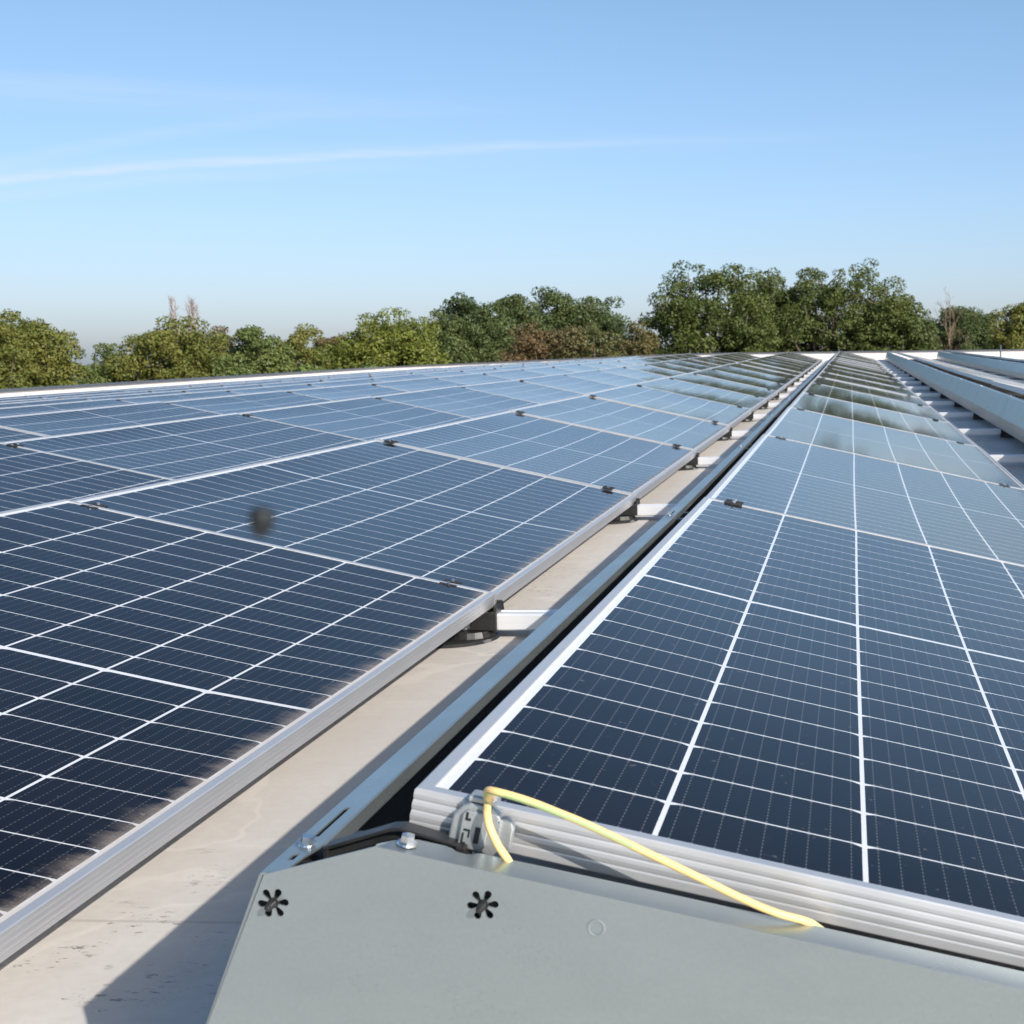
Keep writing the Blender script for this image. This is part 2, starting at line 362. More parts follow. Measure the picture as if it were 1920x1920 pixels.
# ------------------------------------------------------------------ the solar panel
SAG = .0085
def panel_meshes():
    fr = MB()
    prof = [(0, LIP, -.0015), (0, LIP, 0)]
    lv = [(0, 0.), (-.0008, -.0012)]
    for z in (-.0090, -.0175, -.0260): lv += [(-.0010, z + .0042), (-.0008, z + .0016), (-.0005, z), (-.0008, z - .0016)]
    lv += [(-.0010, -.0338), (0, -.035)]
    rings = [(LIP, -.0150), (LIP, -.0004), (LIP - .0006, 0), (.0006, 0)] + lv[1:] + [(.028, -.035)]
    vs = []
    for o, z in rings: vs += [(o, o, z), (PW - o, o, z), (PW - o, PL - o, z), (o, PL - o, z)]
    fs = [(i * 4 + k, i * 4 + (k + 1) % 4, (i + 1) * 4 + (k + 1) % 4, (i + 1) * 4 + k) for i in range(len(rings) - 1) for k in range(4)]
    fr.add(vs, fs)
    frame = fr.mesh('frame', M_frame)
    gl = MB(); z = -.0022
    cx = [CX0 + i * (CW + CG) for i in range(6)]
    cy = [CY0 + j * (CH + RG) + (MID - RG if j >= 12 else 0) for j in range(24)]
    ch = .0085
    def q(x0, x1, y0, y1): gl.add([(x0, y0, z), (x1, y0, z), (x1, y1, z), (x0, y1, z)], [(0, 1, 2, 3)], 1)
    e = LIP - .0003
    yl = [e] + [y for y in cy] + [PL - e]
    for j in range(len(yl) - 1):
        q(e, CX0, yl[j], yl[j + 1]); q(cx[-1] + CW, PW - e, yl[j], yl[j + 1])
        for i in range(5): q(cx[i] + CW, cx[i + 1], yl[j], yl[j + 1])
    for x in cx:
        q(x, x + CW, e, cy[0]); q(x, x + CW, cy[-1] + CH, PL - e)
        for j in range(23): q(x, x + CW, cy[j] + CH, cy[j + 1])
        for y in cy:
            x1, y1 = x + CW, y + CH
            gl.add([(x, y, z), (x1, y, z), (x1, y1 - ch * .55, z), (x1 - ch, y1, z), (x + ch, y1, z), (x, y1 - ch * .55, z), (x1, y1, z), (x, y1, z)],
                   [(0, 1, 2, 3, 4, 5), (2, 6, 3), (5, 4, 7)], [0, 1, 1])
    zb = -.012
    gl.add([(e, e, zb), (PW - e, e, zb), (PW - e, PL - e, zb), (e, PL - e, zb)], [(3, 2, 1, 0)], 1)
    glass = bpy.data.meshes.new('glass'); glass.from_pydata(gl.v, [], gl.f)
    for mt in (M_cell, M_back): glass.materials.append(mt)
    glass.polygons.foreach_set('material_index', gl.m); glass.polygons.foreach_set('use_smooth', [True] * len(gl.f))
    nrm = []
    for v in glass.vertices:                                  # the glass sags a little between the frame sides
        u, w_ = (v.co.x - PW / 2) / (PW / 2), (v.co.y - PL / 2) / (PL / 2); up = v.co.z > -.005
        a, c = 1 - u ** 4, 1 - w_ * w_
        v.co.z -= SAG * a * c
        n = Vector((-4 * SAG * u ** 3 * c / (PW / 2), -2 * SAG * a * w_ / (PL / 2), 1)).normalized()
        nrm.append(n if up else -n)
    glass.update(); glass.normals_split_custom_set_from_vertices(nrm)
    return frame, glass
ME_frame, ME_glass = panel_meshes()
rng = random.Random(5)
def row_matrix(k, N, tilt=True, jit=0., dy=.005):
    """frame at the high near corner of panel N of row k"""
    x = -k * PITCH; y0, y1 = N * G, (N + 1) * G
    a = Vector((x, y0, fy(y0) + gx(x))); b = Vector((x, y1, fy(y1) + gx(x)))
    ey = (b - a).normalized()
    t = TILT + rng.uniform(-.35, .35) * jit
    ex = Vector((math.cos(t), 0, -math.sin(t) + (gx(x + 1) - gx(x)) * .8)) if tilt else Vector((1, 0, gx(x) - gx(x - 1)))
    ex = (ex - ey * ex.dot(ey)).normalized(); ez = ex.cross(ey)
    if jit:
        q = Matrix.Rotation(rng.uniform(-1, 1) * jit, 3, ex); ey = q @ ey; ez = q @ ez
    mt = Matrix((ex, ey, ez)).transposed().to_4x4(); mt.translation = a + ey * dy
    return mt
NTH = ['', 'first', 'second', 'third', 'fourth', 'fifth', 'sixth', 'seventh']
ROWN = {0: 'row right of the gap', 8: 'last row by the left parapet', -1: 'row behind the nearer grey deflectors', -2: 'row behind the farther grey deflectors'}
for i in range(1, 8): ROWN[i] = NTH[i] + ' row left of the gap'
FIRST = {0: 0, 1: 0, 2: 1, 3: 2, 4: 3, 5: 4, 6: 5, 7: 6, 8: 7, -1: 2, -2: 8}
NEND = 19
panel0 = thing('solar_panel', 'x', 'solar panel', 'solar panels on the flat roof')
obj('frame', ME_frame, panel0); obj('glass', ME_glass, panel0)
used = False
for k in FIRST:
    for N in range(FIRST[k], NEND):
        p = copy_tree(panel0) if used else panel0; used = True
        p.matrix_basis = row_matrix(k, N, jit=.0030)
        i = N - FIRST[k]
        if k == 0 and N == 0: lab = 'dark solar panel in the foreground with a yellow earth wire on its near frame'
        elif k == 1 and N == 0: lab = 'dark solar panel with dusty low edge at the lower left, nearest in the left row'
        elif k >= 0: lab = f"{ORD[i]} solar panel from the near end, {ROWN[k]}"
        else: lab = f"{ORD[i]} visible solar panel from the near end, {ROWN[k]}"
        p['label'] = lab

# mid clamps: black pads with bolts that hold two frames at every joint
def clamp_tree():
    t = thing('panel_clamp', 'x', 'clamp', 'black clamps at the panel joints')
    for s in (-1, 1):
        b = MB(); b.box(-.020, .020, s * .0185 - .0072, s * .0185 + .0076, .0006, .0054)
        b.box(-.018, .018, s * .0257 - .001, s * .0257 + .001, -.0012, .0042)
        pd = obj('pad', b.mesh('pad', M_clamp, bevel=.0012), t)
        c = MB(); c.cyl((0, s * .018, .0054), (0, 0, 1), .0045, .0045, .0008, 12); c.cyl((0, s * .018, .0062), (0, 0, 1), .0040, .0037, .0036, 6)
        obj('bolt', c.mesh('bolt', M_bolt), pd)
    b = MB(); b.box(-.005, .005, -.0105, .0105, .0002, .0022); obj('bridge', b.mesh('bridge', M_black), t)
    return t
clamp0 = clamp_tree(); used = False
for k in (0, 1, 2, 3, 4, 5, 6, 7, 8):
    for e, xo in (('high', .068), ('low', PW - .108)):
        if e == 'low' and k > 1: continue
        for N in range(FIRST[k] + 1, NEND):
            if e == 'low' and k == 0 and N < 2: continue
            c = copy_tree(clamp0) if used else clamp0; used = True
            mt = row_matrix(k, N - 1); mt2 = row_matrix(k, N)
            P = (mt @ Vector((xo, PL + .005, 0)) + mt2 @ Vector((xo, -.005, 0))) / 2
            mt2.translation = P; c.matrix_basis = mt2
            edge = 'upper' if e == 'high' else 'lower'
            c['label'] = f"{ORD[N - FIRST[k] - 1]} black clamp from near end, {edge} edge, {ROWN[k]}"

# ------------------------------------------------------------------ base rails and feet
def rail_mesh(N):
    b = MB(); y = N * G
    pr = [(-.027, -.302), (-.030, -.299), (-.030, -.268), (-.026, -.263), (-.012, -.262), (-.011, -.265), (.011, -.265), (.012, -.262), (.026, -.263), (.030, -.268), (.030, -.299), (.027, -.302)]
    xx = [x for x in np.arange(-13.2, 3.7, .6)] + [3.75]
    n = len(pr); vs = []
    for x in xx:
        for dy, z in pr: vs.append((x, dy, z + gx(x)))
    fs = [(i * n + a, i * n + (a + 1) % n, (i + 1) * n + (a + 1) % n, (i + 1) * n + a) for i in range(len(xx) - 1) for a in range(n)]
    b.add(vs, fs + [tuple(range(n)), tuple(range((len(xx) - 1) * n, len(xx) * n))])
    return b.mesh('base_rail', M_rail)
ME_rail = rail_mesh(0)
for N in range(1, NEND + 1):
    r = obj('base_rail', ME_rail, None, Matrix.Translation((0, N * G, fy(N * G))))
    tag(r, f"{ORD[N - 1]} aluminium base rail from the near end crossing the bare roof gap" if N < NEND else
        'aluminium base rail under the far ends of the rows by the parapet', 'base rail', 'aluminium base rails under the rows')
def foot_tree():
    t = thing('base_support', 'x', 'support', 'black plastic feet under the low panel edges')
    b = MB(); b.box(-.052, .010, -.036, .036, -.300, -.292); b.box(-.052, -.046, -.036, .036, -.292, -.262)
    b.box(.004, .010, -.036, .036, -.292, -.245); b.box(-.052, .010, -.040, -.036, -.300, -.258); b.box(-.052, .010, .036, .040, -.300, -.258)
    obj('clip', b.mesh('clip', M_black, bevel=.0012), t)
    b = MB(); b.box(-.050, .006, -.012, .028, -.262, -.259); b.box(-.045, .004, .0, .022, -.259, -.249); b.box(-.022, .010, .022, .030, -.262, -.240)
    obj('post', b.mesh('post', M_black, bevel=.0015), t)
    b = MB(); b.cyl((-.105, -.02, -.3215), (0, 0, 1), .115, .11, .006, 28); b.cyl((-.060, -.01, -.3155), (0, 0, 1), .06, .055, .0135, 20)
    obj('base_pad', b.mesh('base_pad', M_black), t)
    return t
foot0 = foot_tree(); used = False
LOWX = PW * math.cos(TILT)
for k, n0, n1 in ((1, 1, 19), (0, 3, 19)):
    for N in range(n0, n1):
        t = copy_tree(foot0) if used else foot0; used = True
        t.matrix_basis = Matrix.Translation((-k * PITCH + LOWX, N * G, fy(N * G) + gx(-k * PITCH) * .9))
        t['label'] = f"{ORD[N - n0]} black support from near end under low edge, {ROWN[k]}"

# ------------------------------------------------------------------ wind deflectors: folded sheets along the high edges
def deflector_tree(y0=0.):
    t = thing('wind_deflector', 'x', 'wind deflector', 'grey wind deflectors along the high panel edges')
    L = G - (.003 if y0 < 0 else .007); b = MB()
    xo, xi = -.1030, -.0745; zo, zi = -.0490, -.0450; th = .0016
    def zf(x): return zo + (zi - zo) * (x - xo) / (xi - xo)
    def fl(x0, x1, a, c): b.prism([(x0, zf(x0)), (x1, zf(x1)), (x1, zf(x1) - th), (x0, zf(x0) - th)], a, c)
    s0, s1 = -.0915, -.0865                                    # the slotted lane
    fl(xo, s0, y0, L)
    if y0 < 0:                                                 # the free end is cut off at a slant
        cut = [(s1, y0), (s1 + .004, y0 + .004), (xi - .005, y0 + .026), (xi, y0 + .046), (xi, y0 + .05), (s1, y0 + .05)]
        n = len(cut); b.add([(x, y, zf(x) - d) for d in (0, th) for x, y in cut], [tuple(range(n)), tuple(reversed(range(n, 2 * n)))] + [(i, (i + 1) % n, (i + 1) % n + n, i + n) for i in range(n)])
        fl(s1, xi, y0 + .05, L)
    else: fl(s1, xi, y0, L)
    last = y0
    for a, c in ((y0 + .022, y0 + .036), (y0 + .072, y0 + .142)):
        fl(s0, s1, last, a); last = c
    fl(s0, s1, last, L)
    b.prism([(xi - .0005, zi), (xi + .0012, zi - .001), (xi + .0012, zi - .014), (xi - .0005, zi - .014)], max(y0, y0 + .052 if y0 < 0 else y0), L)   # turned-down inner lip
    obj('flange', b.mesh('flange', M_zinc), t)
    b = MB(); kx, kz = -.1585, -.185; bx, bz = -.162, -.262
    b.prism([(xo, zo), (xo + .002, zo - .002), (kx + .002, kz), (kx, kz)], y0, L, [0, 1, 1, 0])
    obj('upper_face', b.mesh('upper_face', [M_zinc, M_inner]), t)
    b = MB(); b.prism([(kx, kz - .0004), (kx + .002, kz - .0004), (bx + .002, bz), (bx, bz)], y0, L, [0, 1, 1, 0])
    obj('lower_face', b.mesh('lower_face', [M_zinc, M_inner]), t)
    b = MB(); b.cyl((-.089, y0 + .055, zf(-.089)), (.14, 0, 1), .0078, .0072, .0016, 16); b.cyl((-.0888, y0 + .055, zf(-.089) + .0016), (.14, 0, 1), .0056, .0052, .0052, 6, rot=.3)
    obj('bolt', b.mesh('bolt', M_bolt), t)
    b = MB(); b.box(-.1, -.02, y0 + .04, y0 + .07, -.0625, -.0545); b.box(-.055, -.045, y0 + .042, y0 + .068, -.0545, -.040)
    obj('bracket', b.mesh('bracket', M_black, bevel=.001), t)
    return t
defl_first = deflector_tree(-.047); defl0 = deflector_tree(); used = False
defl_first.matrix_basis = row_matrix(0, 0, False, dy=0)
defl_first['label'] = 'nearest folded steel deflector strip, its slotted bolted end beside the end plate'
for k, n0 in ((0, 1), (-1, 2), (-2, 7)):
    for N in range(n0, NEND):
        t = copy_tree(defl0) if used else defl0; used = True
        t.matrix_basis = row_matrix(k, N, False, dy=0)
        if k == 0: lab = f"{ORD[N]} pale deflector strip from the near end along the bare roof gap"
        else: lab = f"{ORD[N - n0]} visible sheet of the {'nearer' if k == -1 else 'farther'} long grey deflector run at right"
        t['label'] = lab
# black feet below the two far deflector runs
def dfoot_tree():
    t = thing('base_support', 'x', 'support', 'black feet under the grey deflector runs')
    b = MB(); b.box(-.165, -.06, -.046, .046, -.3015, -.2955); b.box(-.160, -.075, -.046, -.034, -.2957, -.250); b.box(-.160, -.075, .034, .046, -.2957, -.250); b.box(-.160, -.150, -.036, .036, -.2605, -.250)
    obj('clip', b.mesh('clip', M_black, bevel=.001), t)
    b = MB(); b.cyl((-.09, 0, -.3215), (0, 0, 1), .075, .07, .020, 24); obj('base_pad', b.mesh('base_pad', M_black), t)
    return t
df0 = dfoot_tree(); used = False
for N in range(3, NEND):
    t = copy_tree(df0) if used else df0; used = True
    t.matrix_basis = Matrix.Translation((PITCH, N * G, fy(N * G)))
    t['label'] = f"{ORD[N - 3]} black support from near end under the nearer grey deflector run"

# ------------------------------------------------------------------ the sheet metal end plate
def polygon_with_holes(outer, holes, y, th):
    bm = bmesh.new(); ed = []
    for loop in [outer] + holes:
        v = [bm.verts.new((x, y, z)) for x, z in loop]
        ed += [bm.edges.new((v[i], v[(i + 1) % len(v)])) for i in range(len(v))]
    bmesh.ops.triangle_fill(bm, edges=ed, use_beauty=True, use_dissolve=False)
    r = bmesh.ops.extrude_face_region(bm, geom=bm.faces[:])
    bmesh.ops.translate(bm, verts=[g for g in r['geom'] if isinstance(g, bmesh.types.BMVert)], vec=(0, th, 0))
    bmesh.ops.recalc_face_normals(bm, faces=bm.faces)
    return bm
def star(cx, cz, r, rot):
    pts = []; n = 6
    for i in range(n):
        a = rot + i * 2 * math.pi / n
        d = Vector((math.cos(a), math.sin(a))); q = Vector((-d.y, d.x))
        tip = r - .0027
        pts.append(d * .0040 - q * .0012)
        for s in range(7):
            t = -1.75 + 3.5 * s / 6
            pts.append(d * tip + (d * math.cos(t) + q * math.sin(t)) * .0027)
        pts.append(d * .0040 + q * .0012)
    return [(cx + p.x, cz + p.y) for p in pts]
def fold_z(x): return -.0268 - .2165 * (x + .0137)
PLY = -.0505
plate = thing('end_plate', 'grey sheet steel end plate closing the row in the foreground, with two star cutouts', 'end plate')
outer = [(-.0985, -.0490), (-.0137, fold_z(-.0137)), (.10, fold_z(.10)), (.30, fold_z(.30)), (.60, fold_z(.60)), (1.00, fold_z(1.0)), (1.00, -.300), (-.1600, -.300), (-.1590, -.262), (-.1555, -.1850)]
stars = [(-.0925, -.0705), (.0640, -.0700)]
bm = polygon_with_holes(outer, [star(cx, cz, .0118, rad(60 + 3)) for cx, cz in stars], PLY, .0016)
# folded top flange, running back under the panel frame
def strip(pts_front, pts_back):
    n = len(pts_front); v = []
    for (a, b) in zip(pts_front, pts_back):
        v.append([bm.verts.new(a), bm.verts.new(b), bm.verts.new((b[0], b[1], b[2] - .0016)), bm.verts.new((a[0], a[1], a[2] - .0016))])
    for i in range(n - 1):
        for k in range(4): bm.faces.new((v[i][k], v[i][(k + 1) % 4], v[i + 1][(k + 1) % 4], v[i + 1][k]))
    bm.faces.new(v[0]); bm.faces.new(v[-1])
prof = [(-.0137, .0), (-.0128, .003), (-.0050, .0150), (.0015, .0225), (.010, .0255), (.030, .0255), (.036, .0235), (.040, .0195), (.047, .0185), (.052, .0210), (.056, .0255), (.10, .0270), (.20, .0280), (.32, .0285), (.60, .029), (1.0, .029)]
rz = .0012
fr1 = [(x, PLY, fold_z(x) - rz) for x, d in prof]
fr2 = [(x, PLY + min(.0014, d * .5), fold_z(x) + .0002) for x, d in prof]
bk = [(x, PLY + max(d, .0002), fold_z(x) + .0014) for x, d in prof]
strip(fr2, bk)
for i in range(len(fr1) - 1):
    a, b, c, d = [bm.verts.new(q) for q in (fr1[i], fr1[i + 1], fr2[i + 1], fr2[i])]; bm.faces.new((a, b, c, d))
bmesh.ops.recalc_face_normals(bm, faces=bm.faces)
me = bpy.data.meshes.new('sheet'); bm.to_mesh(me); bm.free(); me.materials.append(M_zinc)
obj('sheet', me, plate)
b = MB(); n = 40; cx, cz = .1470, -.0865
for r0, r1, h0, h1 in ((.0072, .0062, 0, .0003), (.0062, .0054, .0003, .0003), (.0054, .0044, .0003, 0)):
    vs = [(cx + r * math.cos(2 * math.pi * i / n), PLY - .0002 - h, cz + r * math.sin(2 * math.pi * i / n)) for r, h in ((r0, h0), (r1, h1)) for i in range(n)]
    b.add(vs, [(i, (i + 1) % n, (i + 1) % n + n, i + n) for i in range(n)])
obj('knockout_ring', b.mesh('knockout_ring', M_zinc, True), plate)
for i, (cx, cz) in enumerate(stars):
    b = MB(); b.cyl((cx, PLY + .004, cz), (-.0, -1, -.0), .0040, .0038, .0040, 18); b.cyl((cx, PLY - .0012, cz), (0, -1, 0), .0033, .0028, .0085, 16); b.cyl((cx, PLY - .0097, cz), (0, -1, 0), .0022, .0015, .0014, 12)
    obj('push_stud', b.mesh('push_stud', M_black, bevel=.0004), plate)
b = MB(); b.box(.040, .090, -.0420, -.0405, -.098, -.050); obj('hole_shade_strip', b.mesh('hole_shade_strip', M_inner), plate)  # added dark strip, stands in for the shade seen through the star cutout
b = MB(); zc = fold_z(.005) + .0014
b.cyl((.0050, PLY + .0135, zc), (.21, 0, 1), .0078, .0072, .0016, 18); b.cyl((.0053, PLY + .0135, zc + .0016), (.21, 0, 1), .0056, .0052, .0054, 6)
obj('bolt', b.mesh('bolt', M_bolt), plate)

# black end bracket between the plate and the panel frame
br = thing('end_bracket', 'black bent bracket between the end plate and the panel corner', 'bracket')
b = MB()
pa = [(-.066, -.0410), (-.063, -.0385), (-.014, -.0240), (-.006, -.0235), (.034, -.0350), (.040, -.0372)]
def bar(b, pa, y0, y1, t):
    vs = []
    for x, z in pa: vs += [(x, y0, z), (x, y1, z), (x, y1, z - t), (x, y0, z - t)]
    fs = [(i * 4 + k, i * 4 + (k + 1) % 4, i * 4 + 4 + (k + 1) % 4, i * 4 + 4 + k) for i in range(len(pa) - 1) for k in range(4)]
    b.add(vs, fs + [(0, 1, 2, 3), tuple(range(len(vs) - 4, len(vs)))])
bar(b, pa, -.0195, -.0035, .0030)
bar(b, [(x, z - .003) for x, z in pa], -.0130, -.0095, .0080)
bar(b, [(x, z - .011) for x, z in pa], -.0200, -.0030, .0025)
b.box(-.0660, -.0620, -.0195, -.0035, -.0570, -.0400)
b.box(.0370, .0440, -.0230, -.0035, -.0640, -.0372)
obj('arm', b.mesh('arm', M_black, bevel=.0007), br)
b = MB()
b.prism([(-.095, -.0580), (-.013, -.0420), (.10, -.0660), (.10, -.0690), (-.013, -.0450), (-.095, -.0610)], -.046, -.004)
obj('shelf', b.mesh('shelf', M_inner), br)

# grey earthing clip on the frame and the earth wire
FT = Vector((math.cos(TILT), 0, -math.sin(TILT)))
def on_frame(s, y, z):                     # s along the short frame, z normal to the glass
    c, sn = math.cos(TILT), math.sin(TILT)
    return Vector((s * c + z * sn, y, -s * sn + z * c))
Rf = Matrix((FT, Vector((0, 1, 0)), Vector((math.sin(TILT), 0, math.cos(TILT))))).transposed().to_4x4()
clip = thing('earthing_clip', 'grey cast earthing clip gripping the near frame of the foreground panel', 'earthing clip', mat=Rf @ Matrix.Translation((0, 0, .0046)) @ Matrix.Diagonal((1, 1, 1.14, 1)))
b = MB(); b.prism([(.036, -.034), (.034, -.029), (.035, -.012), (.040, -.005), (.047, -.001), (.064, -.002), (.070, -.006), (.073, -.012), (.073, -.030), (.070, -.035)], -.0100, .0004)
b.prism([(.070, -.030), (.070, -.009), (.074, -.007), (.080, -.009), (.082, -.014), (.082, -.028), (.080, -.032), (.074, -.033)], -.0075, .0004)
obj('body', b.mesh('body', M_cast, bevel=.0016), clip)
b = MB(); b.prism([(.043, -.031), (.043, -.0075), (.046, -.0050), (.062, -.0055), (.064, -.0085), (.064, -.0275), (.061, -.0315)], -.0145, -.0098)
obj('face_plate', b.mesh('face_plate', M_cast, bevel=.0010), clip)
b = MB()
b.box(.0458, .0476, -.0150, -.0143, -.0105, -.0062); b.box(.0458, .0500, -.0150, -.0143, -.0118, -.0102)
b.box(.0458, .0510, -.0150, -.0143, -.0190, -.0176); b.box(.0497, .0510, -.0150, -.0143, -.0232, -.0190); b.box(.0452, .0466, -.0150, -.0143, -.0270, -.0205); b.box(.0452, .0490, -.0150, -.0143, -.0285, -.0268)
b.box(.0545, .0585, -.0150, -.0143, -.0262, -.0150)
obj('slot', b.mesh('slot', M_inner), clip)
b = MB(); b.box(.044, .064, -.0095, .0065, -.0006, .0032); b.box(.0445, .0635, .0045, .0085, -.0012, .0030)
obj('jaw', b.mesh('jaw', M_cast, bevel=.0010), clip)
b = MB(); b.cyl((.0625, -.004, .0030), (0, 0, 1), .0052, .0050, .0050, 14); b.cyl((.0690, -.0105, -.0120), (0, -1, 0), .0034, .0030, .0026, 12)
obj('screw', b.mesh('screw', M_bolt), clip)
def smooth_path(P, k=8):
    out = []; P = [Vector(p) for p in P]
    for i in range(len(P) - 1):
        a, b_, c, d = P[max(i - 1, 0)], P[i], P[i + 1], P[min(i + 2, len(P) - 1)]
        for j in range(k):
            t = j / k
            out.append(.5 * ((2 * b_) + (c - a) * t + (2 * a - 5 * b_ + 4 * c - d) * t * t + (3 * b_ - a - 3 * c + d) * t ** 3))
    return out + [P[-1]]
wp = [(.086, -.014, -.085), (.0815, -.019, -.062), (.0775, -.026, -.0455), (.0715, -.030, -.0330), (.0655, -.0290, -.0200), (.0622, -.0240, -.0120), (.0605, -.0170, -.0085), (.0600, -.0125, -.0055),
      (.0600, -.0140, .0005), (.0625, -.0200, .0060), (.0700, -.0260, .0072), (.0830, -.0290, .0050), (.0987, -.0305, .0005), (.1180, -.0310, -.0070), (.1380, -.0310, -.0153), (.1771, -.0310, -.0340), (.2162, -.0310, -.0530), (.2553, -.0310, -.0722),
      (.2780, -.0300, -.0820), (.2960, -.0240, -.0895), (.3060, -.0165, -.0975), (.3170, -.0105, -.112), (.335, -.006, -.150)]
sp = smooth_path(wp, 8); b = MB(); NS = 16
def stripe(i, k):
    tw = 4.5 + i * .030 + (2.6 if 64 < i else 0) * min(1, max(0, (i - 64) / 55))
    return 1 if ((k + tw) % NS) < (1.2 if i < 66 else 2.6) else 0
b.tube(sp, .0030, NS, 0, True, stripe)
wire = obj('earth_wire', b.mesh('earth_wire', [M_yel, M_grn], True))
tag(wire, 'yellow and green striped earth wire looping from the grey clip to the end plate', 'wire')

# thin post on the roof by the far parapet and a small insect in the air
pt = thing('roof_post', 'thin dark post standing on the roof behind the right-hand deflector run', 'post', mat=Matrix.Translation((3.75, 31.0, roof_z(3.75, 31.0))))
b = MB(); b.cyl((0, 0, 0), (0, 0, 1), .022, .018, .50, 10); obj('shaft', b.mesh('shaft', M_coping), pt)
b = MB(); b.cyl((0, 0, 0), (0, 0, 1), .11, .10, .05, 16); obj('base', b.mesh('base', M_black), pt)

fly = thing('insect', 'small dark insect flying above the left row of panels, out of focus', 'insect')
b = MB(); N_ = 10
fp = Vector((.2398, -.7917, .2982))
path = [fp + Vector((.0003, .0, .0018)) + Vector((-.00002 - .00006 * (i % 3), 0, -.00078)) * i for i in range(7)]
b.tube(path, [.0010, .0020, .0021, .0016, .0018, .0013, .0006], 10)
obj('body', b.mesh('body', M_inner, True), fly)
for sg in (-1, 1):
    b = MB(); c = fp + Vector((sg * .0007, -.0007, .0010))
    b.add([c, c + Vector((sg * .0010, 0, -.0008)), c + Vector((sg * .0009, .0001, -.0026)), c + Vector((sg * .0001, 0, -.0022))], [(0, 1, 2, 3)])
    obj('wing', b.mesh('wing', M_inner), fly)

# ------------------------------------------------------------------ ground and vegetation
GZ = -6.5
mt, t, p, setp = material("meadow"); co = geo_pos(t)
setp(col=t.mix(t.noise(co, .08, 5), (.075, .10, .03), (.13, .14, .05)), rough=.9); M_meadow = mt
b = MB(); b.add([(-3000, -2000, GZ), (3000, -2000, GZ), (3000, 4000, GZ), (-3000, 4000, GZ)], [(0, 1, 2, 3)])
tag(obj('ground', b.mesh('ground', M_meadow)), kind='structure')

def leaf_mesh(name, mat, lobes, count, size, seed, clump=.55):
    """leaf-sized quads gathered in clumps; lobes = (centre, radii) ellipsoids"""
    R = np.random.default_rng(seed)
    vol = np.array([r[0] * r[1] * r[2] for c, r in lobes]) ** .72; pr = vol / vol.sum()
    ncl = max(10, int(count / 150))
    which = R.choice(len(lobes), ncl, p=pr)
    d = R.normal(size=(ncl, 3)); d /= np.linalg.norm(d, axis=1)[:, None]
    rr = R.uniform(.12, 1.0, ncl) ** .5 * R.choice([1., 1., 1., 1.13], ncl)
    cc = np.array([lobes[i][0] for i in which]) + d * rr[:, None] * np.array([lobes[i][1] for i in which])
    crad = R.uniform(.5, 1.4, ncl) * clump
    k = R.choice(ncl, count, p=crad ** 2 / (crad ** 2).sum())
    d2 = R.normal(size=(count, 3)); d2[:, 2] = d2[:, 2] * .8 + .15; d2 /= np.linalg.norm(d2, axis=1)[:, None]
    P = cc[k] + d2 * (R.uniform(.3, 1, count) ** .4 * crad[k])[:, None] * np.array([1.1, 1.1, .75])
    nrm = d2 * .8 + R.normal(size=(count, 3)) * .55 + np.array([0, 0, .35]); nrm /= np.linalg.norm(nrm, axis=1)[:, None]
    a = np.cross(nrm, R.normal(size=(count, 3))); a /= np.linalg.norm(a, axis=1)[:, None]; bb = np.cross(nrm, a)
    s = (size * R.uniform(.6, 1.35, count))[:, None]
    V = np.stack([P - a * s, P - bb * s * .55, P + a * s, P + bb * s * .55], 1).reshape(-1, 3)
    me = bpy.data.meshes.new(name); me.vertices.add(4 * count); me.vertices.foreach_set('co', V.ravel())
    me.loops.add(4 * count); me.loops.foreach_set('vertex_index', np.arange(4 * count, dtype=np.int32))
    me.polygons.add(count); me.polygons.foreach_set('loop_start', np.arange(0, 4 * count, 4, dtype=np.int32))
    me.materials.append(mat); me.update(calc_edges=True); me.validate()
    return me
def limb_mesh(top, lobes, r0, seed, mat=None):
    R = random.Random(seed); b = MB()
    z0 = 0.; fork = top * .38
    path = [(0, 0, z0), (R.uniform(-.1, .1), R.uniform(-.1, .1), fork * .5), (R.uniform(-.2, .2), R.uniform(-.2, .2), fork), (R.uniform(-.3, .3), R.uniform(-.3, .3), top * .8)]
    b.tube(smooth_path(path, 4), np.linspace(r0, r0 * .3, 13), 8)
    for c, r in lobes:
        s = Vector(path[2]) * R.uniform(.7, 1.0); e = Vector(c) + Vector((0, 0, r[2] * .3)); mid = (s + e) / 2 + Vector((R.uniform(-.3, .3), R.uniform(-.3, .3), -.2))
        b.tube(smooth_path([s, mid, e], 4), np.linspace(r0 * .5, r0 * .08, 9), 6)
        for j in range(3):
            q = mid.lerp(e, R.uniform(.2, .8)); v = Vector((R.gauss(0, 1), R.gauss(0, 1), R.gauss(.3, .6))).normalized()
            b.tube([q, q + v * r[0] * .5, q + v * r[0] * .95], [r0 * .16, r0 * .09, r0 * .03], 5)
    return b.mesh('trunk', mat or M_bark, True)
